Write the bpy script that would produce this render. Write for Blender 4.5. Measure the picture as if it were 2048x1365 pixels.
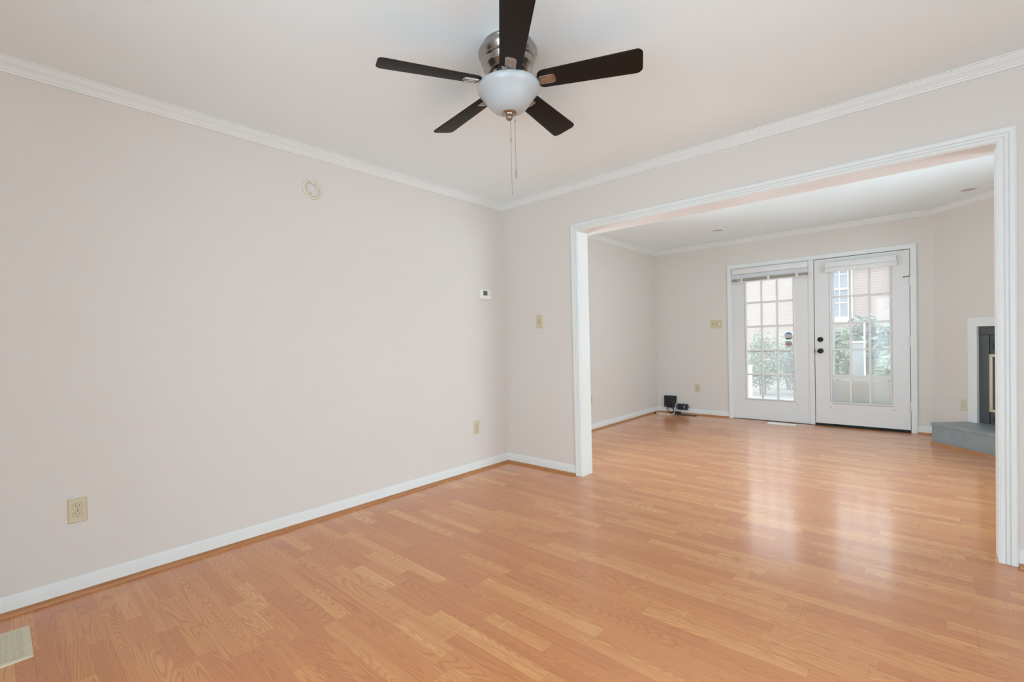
import bpy, bmesh, math, random
from math import sin, cos, pi, radians
from mathutils import Vector, Matrix

for o in list(bpy.data.objects):
    bpy.data.objects.remove(o, do_unlink=True)
SC = bpy.context.scene
COL = SC.collection
random.seed(7)

# ------------------------------------------------------------------ camera
W, H = 2048, 1365
CAMP = Vector((2.950, -3.3079, 1.1341))
YAW, PITCH, ROLL, FPX = -0.7486, -0.0181, -0.0251, 936.2
PX, PY = -31.9, 19.47
cd = bpy.data.cameras.new('camera')
cam = bpy.data.objects.new('camera', cd)
COL.objects.link(cam)
f = Vector((sin(YAW) * cos(PITCH), cos(YAW) * cos(PITCH), sin(PITCH)))
r = Vector((cos(YAW), -sin(YAW), 0))
u = r.cross(f)
r2 = cos(ROLL) * r + sin(ROLL) * u
u2 = -sin(ROLL) * r + cos(ROLL) * u
M = Matrix((r2, u2, -f)).transposed().to_4x4()
M.translation = CAMP
cam.matrix_world = M
cd.sensor_fit = 'HORIZONTAL'
cd.sensor_width = 36
cd.lens = FPX / W * 36
cd.shift_x = -PX / W
cd.shift_y = PY / W
cd.clip_start = 0.02
SC.camera = cam

# ------------------------------------------------------------------ colour management, world, added fill lights
vs = SC.view_settings
vs.view_transform = 'Standard'
vs.look = 'None'
vs.gamma = 1.0
vs.exposure = 0.0
vs.use_curve_mapping = False
SC.cycles.max_bounces = 10
SC.cycles.diffuse_bounces = 6
SC.cycles.glossy_bounces = 5
SC.cycles.transmission_bounces = 6
SC.cycles.transparent_max_bounces = 12
SC.cycles.caustics_reflective = True
SC.cycles.blur_glossy = 0.3
SC.cycles.sample_clamp_indirect = 6.0
SC.cycles.use_denoising = True

SKY = 3.3
world = bpy.data.worlds.new('world')
SC.world = world
world.use_nodes = True
bg = world.node_tree.nodes['Background']
bg.inputs[0].default_value = (0.90, 1.0, 1.07, 1)
bg.inputs[1].default_value = SKY

def area(name, loc, rot, sx, sy, energy, color=(1, 1, 1), portal=False):
    l = bpy.data.lights.new(name, 'AREA')
    l.shape = 'RECTANGLE'
    l.size, l.size_y = sx, sy
    l.energy = energy
    l.color = color
    o = bpy.data.objects.new(name, l)
    o.location = loc
    o.rotation_euler = rot
    COL.objects.link(o)
    if portal:
        l.cycles.is_portal = True
    return o

YD = 3.674            # garden wall (with the glazed doors)
XR = 4.25             # right walls
YB = -4.7             # wall behind the camera
ZC, ZC2 = 2.42, 2.455
T = 0.146             # thickness of the dividing wall
XL2 = -0.156          # left wall of the far room
# added fill lights shining in through the unseen windows of both rooms
FILL_TINT = (0.715, 1.0, 1.225)
area('fill_back_window', (3.0, YB - 0.3, 1.12), (radians(112), 0, 0), 2.2, 2.0, 56, FILL_TINT)
area('fill_side_window', (XR + 0.3, -2.4, 1.12), (radians(112), 0, radians(90)), 2.0, 2.0, 12, FILL_TINT)
area('fill_den_window', (XR + 0.3, 1.25, 1.35), (radians(110), 0, radians(90)), 1.7, 1.6, 52, (0.77, 1.0, 1.15))
area('fill_den_left_window', (XL2 - 0.42, 0.85, 1.33), (radians(98), 0, radians(-90)), 1.2, 1.5, 52, (0.77, 1.0, 1.15))
area('sky_portal', (1.86, YD + 0.25, 1.1), (radians(-90), 0, 0), 1.9, 1.8, 1, portal=True)

# ------------------------------------------------------------------ helpers
class MB:
    def __init__(s):
        s.v, s.f, s.m = [], [], []
    def add(s, vs_, fs, mi=0):
        b = len(s.v)
        s.v += [tuple(p) for p in vs_]
        s.f += [tuple(i + b for i in q) for q in fs]
        s.m += [mi] * len(fs)
        return s
    def box(s, a, b, mi=0, X=None):
        x0, y0, z0 = a
        x1, y1, z1 = b
        P = [(x0, y0, z0), (x1, y0, z0), (x1, y1, z0), (x0, y1, z0), (x0, y0, z1), (x1, y0, z1), (x1, y1, z1), (x0, y1, z1)]
        if X is not None:
            P = [X @ Vector(p) for p in P]
        F = [(0, 3, 2, 1), (4, 5, 6, 7), (0, 1, 5, 4), (1, 2, 6, 5), (2, 3, 7, 6), (3, 0, 4, 7)]
        return s.add(P, F, mi)
    def cyl(s, p, q, r0, r1=None, n=20, mi=0):
        r1 = r0 if r1 is None else r1
        p, q = Vector(p), Vector(q)
        d = (q - p).normalized()
        a = d.orthogonal().normalized()
        b = d.cross(a)
        P = []
        for c, rr in ((p, r0), (q, r1)):
            for i in range(n):
                t = 2 * pi * i / n
                P.append(c + a * rr * cos(t) + b * rr * sin(t))
        F = [(i, (i + 1) % n, n + (i + 1) % n, n + i) for i in range(n)]
        F += [tuple(reversed(range(n))), tuple(range(n, 2 * n))]
        return s.add(P, F, mi)
    def lathe(s, prof, n=48, X=None, mi=0, ring=False):
        """prof: (radius, z) pairs"""
        P, F = [], []
        for (rr, z) in prof:
            for i in range(n):
                t = 2 * pi * i / n
                p = Vector((rr * cos(t), rr * sin(t), z))
                P.append(X @ p if X is not None else p)
        for k in range(len(prof) - 1):
            for i in range(n):
                j = (i + 1) % n
                F.append((k * n + i, k * n + j, (k + 1) * n + j, (k + 1) * n + i))
        if ring:
            k = len(prof) - 1
            F += [(k * n + i, k * n + (i + 1) % n, (i + 1) % n, i) for i in range(n)]
        return s.add(P, F, mi)
    def prism(s, poly, z0, z1, X=None, mi=0):
        n = len(poly)
        P = [Vector((p[0], p[1], z0)) for p in poly] + [Vector((p[0], p[1], z1)) for p in poly]
        if X is not None:
            P = [X @ p for p in P]
        F = [tuple(reversed(range(n))), tuple(range(n, 2 * n))]
        F += [(i, (i + 1) % n, n + (i + 1) % n, n + i) for i in range(n)]
        return s.add(P, F, mi)
    def tube(s, pts, rr, n=8, mi=0, closed=False):
        pts = [Vector(p) for p in pts]
        P, F = [], []
        N = len(pts)
        up = None
        for k, p in enumerate(pts):
            a = pts[k - 1] if k > 0 else p
            b = pts[k + 1] if k < N - 1 else p
            d = (b - a).normalized()
            if up is None:
                up = d.orthogonal().normalized()
            x = (up - d * up.dot(d)).normalized()
            y = d.cross(x)
            up = x
            for i in range(n):
                t = 2 * pi * i / n
                P.append(p + x * rr * cos(t) + y * rr * sin(t))
        for k in range(N - 1):
            for i in range(n):
                j = (i + 1) % n
                F.append((k * n + i, k * n + j, (k + 1) * n + j, (k + 1) * n + i))
        F += [tuple(reversed(range(n))), tuple(range((N - 1) * n, N * n))]
        return s.add(P, F, mi)
    def sweep(s, prof, path, N, lat, mi=0):
        """prof (a, b): a along the lateral direction, b along N; path of points in a plane square to N;
        lat = +1/-1 chooses which side of the path is lateral"""
        N = Vector(N).normalized()
        path = [Vector(p) for p in path]
        segs = [(path[i + 1] - path[i]).normalized() for i in range(len(path) - 1)]
        L = [N.cross(d) * lat for d in segs]
        P, F = [], []
        n = len(prof)
        for k, p in enumerate(path):
            if k == 0:
                l = L[0]
            elif k == len(path) - 1:
                l = L[-1]
            else:
                l = (L[k - 1] + L[k]) / (1 + L[k - 1].dot(L[k]))
            for (a, b) in prof:
                P.append(p + l * a + N * b)
        for k in range(len(path) - 1):
            for i in range(n):
                j = (i + 1) % n
                F.append((k * n + i, k * n + j, (k + 1) * n + j, (k + 1) * n + i))
        F += [tuple(reversed(range(n))), tuple(range((len(path) - 1) * n, len(path) * n))]
        return s.add(P, F, mi)
    def build(s, name, mats, parent=None, smooth=False, bevel=0, angle=35):
        me = bpy.data.meshes.new(name)
        me.from_pydata(s.v, [], s.f)
        mats = mats if isinstance(mats, (list, tuple)) else [mats]
        for m in mats:
            me.materials.append(m)
        for p, mi in zip(me.polygons, s.m):
            p.material_index = mi
        bm = bmesh.new()
        bm.from_mesh(me)
        bmesh.ops.recalc_face_normals(bm, faces=bm.faces)
        if bevel:
            es = [e for e in bm.edges if len(e.link_faces) == 2 and e.calc_face_angle(0) > radians(30)]
            bmesh.ops.bevel(bm, geom=es, offset=bevel, segments=2, affect='EDGES', profile=0.6, clamp_overlap=True)
        if smooth or bevel:
            for fc in bm.faces:
                fc.smooth = True
            for e in bm.edges:
                if len(e.link_faces) == 2 and e.calc_face_angle(0) > radians(angle):
                    e.smooth = False
        bm.to_mesh(me)
        bm.free()
        o = bpy.data.objects.new(name, me)
        COL.objects.link(o)
        if parent is not None:
            o.parent = parent
        return o

def tag(o, label, cat, group=None):
    o['label'] = label
    o['category'] = cat
    if group:
        o['group'] = group
    return o

def thing(name, label, cat, loc=(0, 0, 0), rot=None, group=None):
    o = bpy.data.objects.new(name, None)
    o.empty_display_size = 0.05
    COL.objects.link(o)
    o.location = loc
    if rot is not None:
        o.rotation_euler = rot
    return tag(o, label, cat, group)

def struct(name, mb, mats, **k):
    o = mb.build(name, mats, **k)
    o['kind'] = 'structure'
    return o

def copy_tree(o, parent=None):
    c = o.copy()
    COL.objects.link(c)
    if parent is not None:
        c.parent = parent
    for ch in list(o.children):
        copy_tree(ch, c)
    return c

def lin(r_, g, b):
    t = lambda c: (c / 255 / 12.92) if c / 255 <= 0.04045 else ((c / 255 + 0.055) / 1.055) ** 2.4
    return (t(r_), t(g), t(b), 1)

# ------------------------------------------------------------------ materials
def mat(name, col, rough=0.5, metal=0.0, spec=0.5, var=0.03, scale=6.0, bump=0.0, bscale=200.0, coat=0.0, trans=0.0):
    m = bpy.data.materials.new(name)
    m.use_nodes = True
    nt = m.node_tree
    b = nt.nodes['Principled BSDF']
    b.inputs['Roughness'].default_value = rough
    b.inputs['Metallic'].default_value = metal
    b.inputs['Specular IOR Level'].default_value = spec
    b.inputs['Coat Weight'].default_value = coat
    b.inputs['Transmission Weight'].default_value = trans
    tc = nt.nodes.new('ShaderNodeTexCoord')
    ns = nt.nodes.new('ShaderNodeTexNoise')
    ns.inputs['Scale'].default_value = scale
    ns.inputs['Detail'].default_value = 4
    nt.links.new(tc.outputs['Object'], ns.inputs['Vector'])
    mx = nt.nodes.new('ShaderNodeMix')
    mx.data_type = 'RGBA'
    mx.inputs[6].default_value = tuple(c * (1 - var) for c in col[:3]) + (1,)
    mx.inputs[7].default_value = tuple(min(1, c * (1 + var)) for c in col[:3]) + (1,)
    nt.links.new(ns.outputs['Fac'], mx.inputs[0])
    nt.links.new(mx.outputs[2], b.inputs['Base Color'])
    if bump:
        n2 = nt.nodes.new('ShaderNodeTexNoise')
        n2.inputs['Scale'].default_value = bscale
        nt.links.new(tc.outputs['Object'], n2.inputs['Vector'])
        bp = nt.nodes.new('ShaderNodeBump')
        bp.inputs['Strength'].default_value = bump
        bp.inputs['Distance'].default_value = 0.002
        nt.links.new(n2.outputs['Fac'], bp.inputs['Height'])
        nt.links.new(bp.outputs[0], b.inputs['Normal'])
    return m

class NT:
    """tiny node builder"""
    def __init__(s, m):
        s.t = m.node_tree
    def n(s, typ, **k):
        nd = s.t.nodes.new(typ)
        for a, b in k.items():
            setattr(nd, a, b)
        return nd
    def l(s, a, b):
        s.t.links.new(a, b)
    def setin(s, sock, v):
        if isinstance(v, bpy.types.NodeSocket):
            s.l(v, sock)
        else:
            sock.default_value = v
    def math(s, op, a, b=0.0, c=0.0):
        nd = s.n('ShaderNodeMath', operation=op)
        s.setin(nd.inputs[0], a)
        s.setin(nd.inputs[1], b)
        s.setin(nd.inputs[2], c)
        return nd.outputs[0]
    def xyz(s, x, y, z=0.0):
        nd = s.n('ShaderNodeCombineXYZ')
        s.setin(nd.inputs[0], x)
        s.setin(nd.inputs[1], y)
        s.setin(nd.inputs[2], z)
        return nd.outputs[0]
    def mix(s, fac, a, b, blend='MIX'):
        nd = s.n('ShaderNodeMix', data_type='RGBA', blend_type=blend)
        s.setin(nd.inputs[0], fac)
        s.setin(nd.inputs[6], a)
        s.setin(nd.inputs[7], b)
        return nd.outputs[2]
    def ramp(s, fac, stops):
        nd = s.n('ShaderNodeValToRGB')
        cr = nd.color_ramp
        while len(cr.elements) < len(stops):
            cr.elements.new(0.5)
        for e, (p, c) in zip(cr.elements, stops):
            e.position = p
            e.color = c
        s.l(fac, nd.inputs[0])
        return nd.outputs[0]
    def noise(s, vec, scale=1.0, detail=2.0, rough=0.5, dist=0.0):
        nd = s.n('ShaderNodeTexNoise')
        nd.inputs['Scale'].default_value = scale
        nd.inputs['Detail'].default_value = detail
        nd.inputs['Roughness'].default_value = rough
        nd.inputs['Distortion'].default_value = dist
        s.l(vec, nd.inputs['Vector'])
        return nd.outputs['Fac']
    def white(s, vec):
        nd = s.n('ShaderNodeTexWhiteNoise', noise_dimensions='2D')
        s.l(vec, nd.inputs['Vector'])
        return nd.outputs['Value']

def floor_material():
    m = bpy.data.materials.new('oak_laminate')
    m.use_nodes = True
    t = NT(m)
    b = t.t.nodes['Principled BSDF']
    tc = t.n('ShaderNodeTexCoord')
    sp = t.n('ShaderNodeSeparateXYZ')
    t.l(tc.outputs['Object'], sp.inputs[0])
    x, y = sp.outputs[0], sp.outputs[1]
    SW = 0.0655
    yy = t.math('DIVIDE', t.math('ADD', y, 3.155), SW)
    row = t.math('FLOOR', yy)
    fy = t.math('FRACT', yy)
    r1 = t.white(t.xyz(row, 3.7))
    xx = t.math('ADD', t.math('DIVIDE', x, 0.40), t.math('MULTIPLY', r1, 17.3))
    # uneven strip lengths
    wob = t.math('MULTIPLY', t.math('SINE', t.math('MULTIPLY', xx, 2.1)), 0.22)
    xx = t.math('ADD', xx, wob)
    cell = t.math('FLOOR', xx)
    fx = t.math('FRACT', xx)
    rnd = t.white(t.xyz(row, cell))
    rnd2 = t.white(t.xyz(t.math('ADD', row, 51.3), t.math('ADD', cell, 7.7)))
    # grain
    gx = t.math('ADD', x, t.math('MULTIPLY', rnd, 43.0))
    gy = t.math('ADD', y, t.math('MULTIPLY', rnd2, 29.0))
    n_big = t.noise(t.xyz(t.math('MULTIPLY', gx, 0.95), t.math('MULTIPLY', gy, 9.5)), 1.0, 0.6, 0.4, 0.25)
    rings = t.math('MULTIPLY_ADD', t.math('SINE', t.math('MULTIPLY', n_big, 270.0)), 0.5, 0.5)
    rings = t.math('POWER', rings, 2.4)
    n_str = t.noise(t.xyz(t.math('MULTIPLY', gx, 2.2), t.math('MULTIPLY', gy, 250.0)), 1.0, 3.0, 0.6)
    n_por = t.noise(t.xyz(t.math('MULTIPLY', gx, 22.0), t.math('MULTIPLY', gy, 420.0)), 1.0, 2.0, 0.6)
    tone = t.ramp(rnd, [(0.0,lin(208, 134, 80)), (0.3, lin(214, 141, 83)), (0.55, lin(220, 150, 89)), (0.8, lin(224, 158, 96)), (1.0, lin(230, 168, 106))])
    dark = t.ramp(rnd2, [(0.0, lin(172, 94, 50)), (0.5, lin(180, 103, 54)), (1.0, lin(190, 113, 62))])
    n_med = t.noise(t.xyz(t.math('MULTIPLY', gx, 1.6), t.math('MULTIPLY', gy, 55.0)), 1.0, 2.0, 0.5)
    g = t.math('MULTIPLY', rings, t.math('MULTIPLY_ADD', rnd2, 0.30, 0.26))
    g = t.math('ADD', g, t.math('MULTIPLY', t.math('SUBTRACT', n_med, 0.45), 0.7))
    g = t.math('ADD', g, t.math('MULTIPLY', t.math('SUBTRACT', n_str, 0.42), 1.0))
    g = t.math('ADD', g, t.math('MULTIPLY', t.math('SUBTRACT', n_por, 0.5), 0.6))
    g = t.math('MINIMUM', t.math('MAXIMUM', g, 0.0), 0.9)
    col = t.mix(g, tone, dark)
    # seams: strip edges hardly show, board edges (every third strip) and board ends a little
    edge = t.math('MINIMUM', fy, t.math('SUBTRACT', 1.0, fy))
    strip_line = t.math('LESS_THAN', edge, 0.012)
    ends = t.math('MINIMUM', fx, t.math('SUBTRACT', 1.0, fx))
    end_line = t.math('LESS_THAN', ends, 0.0025)
    by = t.math('DIVIDE', t.math('ADD', y, 3.155), SW * 3)
    fby = t.math('FRACT', by)
    bedge = t.math('MINIMUM', fby, t.math('SUBTRACT', 1.0, fby))
    board_line = t.math('LESS_THAN', bedge, 0.005)
    brow = t.math('FLOOR', by)
    br = t.white(t.xyz(brow, 11.1))
    bx = t.math('ADD', t.math('DIVIDE', x, 1.21), t.math('MULTIPLY', br, 5.0))
    fbx = t.math('FRACT', bx)
    bend = t.math('LESS_THAN', t.math('MINIMUM', fbx, t.math('SUBTRACT', 1.0, fbx)), 0.0012)
    bmark = t.white(t.xyz(brow, t.math('FLOOR', t.math('ADD', bx, 0.5))))
    worn = t.math('MULTIPLY', bend, t.math('MULTIPLY', t.math('GREATER_THAN', bmark, 0.6), t.math('GREATER_THAN', t.white(t.xyz(row, 77.7)), 0.66)))
    seam = t.math('MAXIMUM', t.math('MULTIPLY', strip_line, 0.18), t.math('MULTIPLY', end_line, 0.25))
    seam = t.math('MAXIMUM', seam, t.math('MULTIPLY', board_line, 0.22))
    seam = t.math('MAXIMUM', seam, t.math('MULTIPLY', bend, 0.25))
    col = t.mix(seam, col, lin(120, 72, 44))
    col = t.mix(t.math('MULTIPLY', worn, 0.5), col, lin(232, 205, 182))
    t.l(col, b.inputs['Base Color'])
    # slightly scuffed lacquer
    sc = t.noise(t.xyz(t.math('MULTIPLY', x, 1.6), t.math('MULTIPLY', y, 5.0)), 1.0, 4.0, 0.6)
    rg = t.math('MULTIPLY_ADD', sc, 0.10, 0.11)
    t.l(rg, b.inputs['Coat Roughness'])
    b.inputs['Coat Weight'].default_value = 0.8
    b.inputs['Coat IOR'].default_value = 1.5
    b.inputs['Roughness'].default_value = 0.42
    b.inputs['Specular IOR Level'].default_value = 0.5
    bp = t.n('ShaderNodeBump')
    bp.inputs['Strength'].default_value = 0.05
    bp.inputs['Distance'].default_value = 0.001
    hgt = t.math('SUBTRACT', t.math('MULTIPLY', n_str, 0.4), t.math('MULTIPLY', seam, 1.5))
    t.l(hgt, bp.inputs['Height'])
    t.l(bp.outputs[0], b.inputs['Normal'])
    t.l(bp.outputs[0], b.inputs['Coat Normal'])
    return m

def brick_material():
    m = bpy.data.materials.new('washed_brick')
    m.use_nodes = True
    t = NT(m)
    b = t.t.nodes['Principled BSDF']
    tc = t.n('ShaderNodeTexCoord')
    sp = t.n('ShaderNodeSeparateXYZ')
    t.l(tc.outputs['Object'], sp.inputs[0])
    v = t.xyz(sp.outputs[0], sp.outputs[2], 0.0)
    bk = t.n('ShaderNodeTexBrick')
    bk.inputs['Color1'].default_value = lin(168, 142, 134)
    bk.inputs['Color2'].default_value = lin(158, 138, 130)
    bk.inputs['Mortar'].default_value = lin(172, 164, 156)
    bk.inputs['Scale'].default_value = 1.0
    bk.inputs['Mortar Size'].default_value = 0.011
    bk.inputs['Mortar Smooth'].default_value = 0.1
    bk.inputs['Brick Width'].default_value = 0.215
    bk.inputs['Row Height'].default_value = 0.076
    t.l(v, bk.inputs['Vector'])
    nz = t.noise(v, 3.0, 4.0)
    col = t.mix(t.math('MULTIPLY', nz, 0.35), bk.outputs['Color'], lin(165, 150, 140))
    t.l(col, b.inputs['Base Color'])
    b.inputs['Roughness'].default_value = 0.9
    return m

def glass_material(name, haze=0.0, gloss=0.06, tint=(1, 1, 1, 1)):
    m = bpy.data.materials.new(name)
    m.use_nodes = True
    t = NT(m)
    t.t.nodes.remove(t.t.nodes['Principled BSDF'])
    out = t.t.nodes['Material Output']
    tr = t.n('ShaderNodeBsdfTransparent')
    tr.inputs[0].default_value = tint
    gl = t.n('ShaderNodeBsdfGlossy')
    gl.inputs['Roughness'].default_value = 0.03
    mx = t.n('ShaderNodeMixShader')
    fr = t.n('ShaderNodeFresnel')
    fr.inputs[0].default_value = 1.3
    t.l(t.math('MULTIPLY', fr.outputs[0], 1.0), mx.inputs[0])
    t.l(tr.outputs[0], mx.inputs[1])
    t.l(gl.outputs[0], mx.inputs[2])
    last = mx.outputs[0]
    if haze:
        tl = t.n('ShaderNodeBsdfTranslucent')
        tl.inputs[0].default_value = (0.95, 0.96, 0.95, 1)
        m2 = t.n('ShaderNodeMixShader')
        tc = t.n('ShaderNodeTexCoord')
        nz = t.noise(tc.outputs['Object'], 3.0, 4.0)
        t.l(t.math('MULTIPLY_ADD', nz, 0.1, haze - 0.05), m2.inputs[0])
        t.l(last, m2.inputs[1])
        t.l(tl.outputs[0], m2.inputs[2])
        last = m2.outputs[0]
    t.l(last, out.inputs[0])
    return m

def oak_trim_material():
    m = bpy.data.materials.new('oak_shoe')
    m.use_nodes = True
    t = NT(m)
    b = t.t.nodes['Principled BSDF']
    tc = t.n('ShaderNodeTexCoord')
    mp = t.n('ShaderNodeMapping')
    mp.inputs['Scale'].default_value = (6, 6, 220)
    t.l(tc.outputs['Object'], mp.inputs[0])
    nz = t.noise(mp.outputs[0], 1.0, 4.0)
    t.l(t.ramp(nz, [(0.3, lin(166, 108, 62)), (0.7, lin(192, 134, 84))]), b.inputs['Base Color'])
    b.inputs['Roughness'].default_value = 0.4
    return m

M_ = {}
M_['wall'] = mat('cream_wall_paint', lin(219, 212, 205), 0.65, spec=0.3, var=0.012, scale=1.5, bump=0.06, bscale=140)
M_['ceil'] = mat('white_ceiling_paint', lin(238, 247, 249), 0.8, spec=0.2, var=0.01, scale=2, bump=0.08, bscale=120)
M_['trim'] = mat('white_gloss_trim', lin(227, 229, 226), 0.45, spec=0.5, var=0.012, scale=5)
M_['soffit'] = mat('cream_gloss_jamb', lin(236, 231, 226), 0.3, spec=0.5, var=0.01, scale=5)
M_['door'] = mat('white_door_paint', lin(225, 224, 222), 0.38, var=0.012, scale=3)
M_['floor'] = floor_material()
M_['oak'] = oak_trim_material()
M_['brick'] = brick_material()
M_['glass'] = glass_material('door_glass', haze=0.18)
M_['sglass'] = glass_material('storm_glass', haze=0.0)
M_['wglass'] = glass_material('window_glass')
M_['nickel'] = mat('brushed_nickel', (0.40, 0.37, 0.345, 1), 0.26, 1.0, var=0.05, scale=30)
M_['nickel_dark'] = mat('shadowed_steel', (0.12, 0.115, 0.11, 1), 0.35, 1.0)
M_['slot_reflect'] = mat('copper_reflection', (0.42, 0.27, 0.2, 1), 0.35, 0.8)  # warm reflection in the blade-iron slots, put into the colour
M_['espresso'] = mat('espresso_blade', lin(29, 23, 19), 0.55, spec=0.2, var=0.12, scale=20)
M_['frost'] = mat('frosted_glass_bowl', lin(180, 184, 185), 0.25, spec=0.5, var=0.03, scale=9)
M_['almond'] = mat('almond_plastic', lin(206, 194, 162), 0.4, var=0.02)
M_['almond_light'] = mat('pale_almond_plastic', lin(214, 206, 180), 0.4, var=0.02)
M_['slot'] = mat('dark_slot', lin(38, 33, 28), 0.6)
M_['white'] = mat('white_plastic', lin(236, 235, 230), 0.4, var=0.02)
M_['cream'] = mat('aged_cream_plastic', lin(222, 215, 199), 0.45, var=0.03)
M_['lcd'] = mat('grey_green_display', lin(96, 97, 80), 0.2)
M_['black'] = mat('black_plastic', lin(40, 44, 50), 0.45, spec=0.4)
M_['rubber'] = mat('black_cable', lin(28, 30, 33), 0.5)
M_['wcable'] = mat('white_cable', lin(228, 226, 220), 0.5)
M_['register'] = mat('cream_enamel', lin(222, 215, 190), 0.35, var=0.06, scale=25)
M_['register_w'] = mat('white_enamel', lin(240, 238, 234), 0.35)
M_['register_d'] = mat('dark_bronze_register', lin(70, 66, 60), 0.45)
M_['duct'] = mat('dusty_duct', lin(120, 104, 76), 0.9)
M_['slate'] = mat('painted_slate_hearth', lin(142, 151, 153), 0.42, spec=0.45, var=0.18, scale=14, bump=0.15, bscale=40)
M_['firebox'] = mat('charcoal_steel', lin(82, 86, 88), 0.5, metal=0.2, var=0.05)
M_['brass'] = mat('pale_brass', (0.80, 0.74, 0.56, 1), 0.3, 0.6)
M_['fireglass'] = mat('smoked_fire_glass', lin(70, 72, 70), 0.12, spec=0.6)
M_['slat'] = mat('taupe_blind_slats', lin(172, 163, 150), 0.5, var=0.04)
M_['bronze'] = mat('oil_rubbed_bronze', lin(42, 40, 36), 0.35, 0.6)
M_['dark'] = mat('black_weatherstrip', lin(26, 24, 22), 0.7)
M_['steel'] = mat('painted_hinge', lin(214, 212, 208), 0.4, 0.2)
M_['leaf'] = mat('green_leaf', lin(142, 156, 130), 0.5, var=0.35, scale=12)
M_['leaf2'] = mat('pale_green_leaf', lin(172, 186, 164), 0.5, var=0.2, scale=10)
M_['leaf3'] = mat('blue_green_leaf', lin(144, 162, 150), 0.5, var=0.25, scale=10)
M_['bark'] = mat('grey_brown_stem', lin(120, 105, 90), 0.8)
M_['concrete'] = mat('pale_concrete', lin(150, 146, 141), 0.85, var=0.08, scale=3, bump=0.1)
M_['shingle'] = mat('grey_shingle', lin(120, 116, 112), 0.9, var=0.2, scale=8)
M_['siding'] = mat('white_vinyl', lin(238, 238, 238), 0.5)
M_['storm'] = mat('cream_storm_door', lin(240, 237, 226), 0.45)
M_['acmetal'] = mat('grey_blue_cabinet', lin(152, 157, 160), 0.5)
M_['pane_far'] = mat('blue_grey_far_pane', lin(150, 157, 164), 0.2, spec=0.3)
M_['blue'] = mat('sticker_blue', lin(54, 128, 178), 0.4)
M_['sgrey'] = mat('sticker_grey', lin(206, 204, 204), 0.4)
M_['sdark'] = mat('sticker_dark', lin(74, 82, 86), 0.4)
M_['sred'] = mat('sticker_red', lin(168, 52, 58), 0.4)
M_['sink'] = mat('sticker_pale_red_ink', lin(186, 150, 140), 0.4)

# ------------------------------------------------------------------ room shell
FT = 0.12
struct('floor', MB().box((-0.4, YB - 0.15, -0.12), (XR + 0.15, YD + 0.02, 0.0)), M_['floor'])
mb = MB().box((-0.15, YB - 0.15, ZC), (XR + 0.15, T / 2, ZC + 0.2))
mb.box((XL2 - 0.15, T / 2, ZC2), (XR + 0.15, YD + 0.15, ZC2 + 0.2))
struct('ceiling', mb, M_['ceil'])

struct('wall_left', MB().box((-FT, YB, 0), (0, 0, ZC)), M_['wall'])

def holed_wall(a0, a1, z0, z1, holes, t0, t1, axis):
    """wall along x (axis 'x') or y with rectangular holes (h0,h1,zz0,zz1)"""
    mb = MB()
    cuts = sorted({a0, a1} | {h for q in holes for h in q[:2]})
    for p, q in zip(cuts[:-1], cuts[1:]):
        hs = [h for h in holes if h[0] <= p and h[1] >= q]
        spans = [(z0, z1)]
        for h in hs:
            spans = [s for (a, b) in spans for s in ((a, min(b, h[2])), (max(a, h[3]), b)) if s[1] - s[0] > 1e-6]
        for a, b in spans:
            if axis == 'x':
                mb.box((p, t0, a), (q, t1, b))
            else:
                mb.box((t0, p, a), (t1, q, b))
    return mb

XA, XB = 0.814, 3.202            # rough opening; the jamb boards are 14 mm
ZH = 2.044
struct('wall_far', holed_wall(XL2 - 0.15, XR, 0, ZC + 0.1, [(XA, XB, 0, ZH)], 0.0, T, 'x'), M_['wall'])
BW = (1.8, 4.1, 0.10, 2.12)
struct('wall_back', holed_wall(-FT, XR, 0, ZC, [BW], YB - 0.12, YB, 'x'), M_['wall'])
SW1 = (-3.4, -1.4, 0.12, 2.1)
SW2 = (0.42, 2.05, 0.6, 2.1)
struct('wall_right', holed_wall(YB, YD, 0, ZC2, [SW1, SW2], XR, XR + 0.12, 'y'), M_['wall'])
SW3 = (0.28, 1.42, 0.6, 2.06)
struct('wall_den_left', holed_wall(T, YD, 0, ZC2, [SW3], XL2 - FT, XL2, 'y'), M_['wall'])
DX0, DX1, DZ = 0.925, 2.795, 2.066
struct('wall_garden', holed_wall(XL2 - FT, XR, -0.12, ZC2, [(DX0, DX1, -0.2, DZ)], YD, YD + 0.13, 'x'), M_['wall'])

# angled chimney wall in the far room's corner
CA = Vector((2.985, 3.674, 0))
EA = Vector((0.682, -0.7314, 0)).normalized()      # along the wall
NA = Vector((EA.y, -EA.x, 0))                       # into the room
def AM():
    m = Matrix((EA, -NA, Vector((0, 0, 1)))).transposed().to_4x4()
    m.translation = CA
    return m
A4 = AM()            # local x along the wall, local y away from the room, z up
LA = (XR - CA.x) / EA.x
FO = (0.455, 1.375, 0.21, 1.172)
mb = MB()
for (a, b, c, d) in ((0, FO[0], 0, ZC2), (FO[1], LA, 0, ZC2), (FO[0], FO[1], 0, 0.21), (FO[0], FO[1], FO[3], ZC2)):
    mb.box((a, 0, c), (b, 0.1, d), X=A4)
struct('wall_chimney', mb, M_['wall'])

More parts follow.
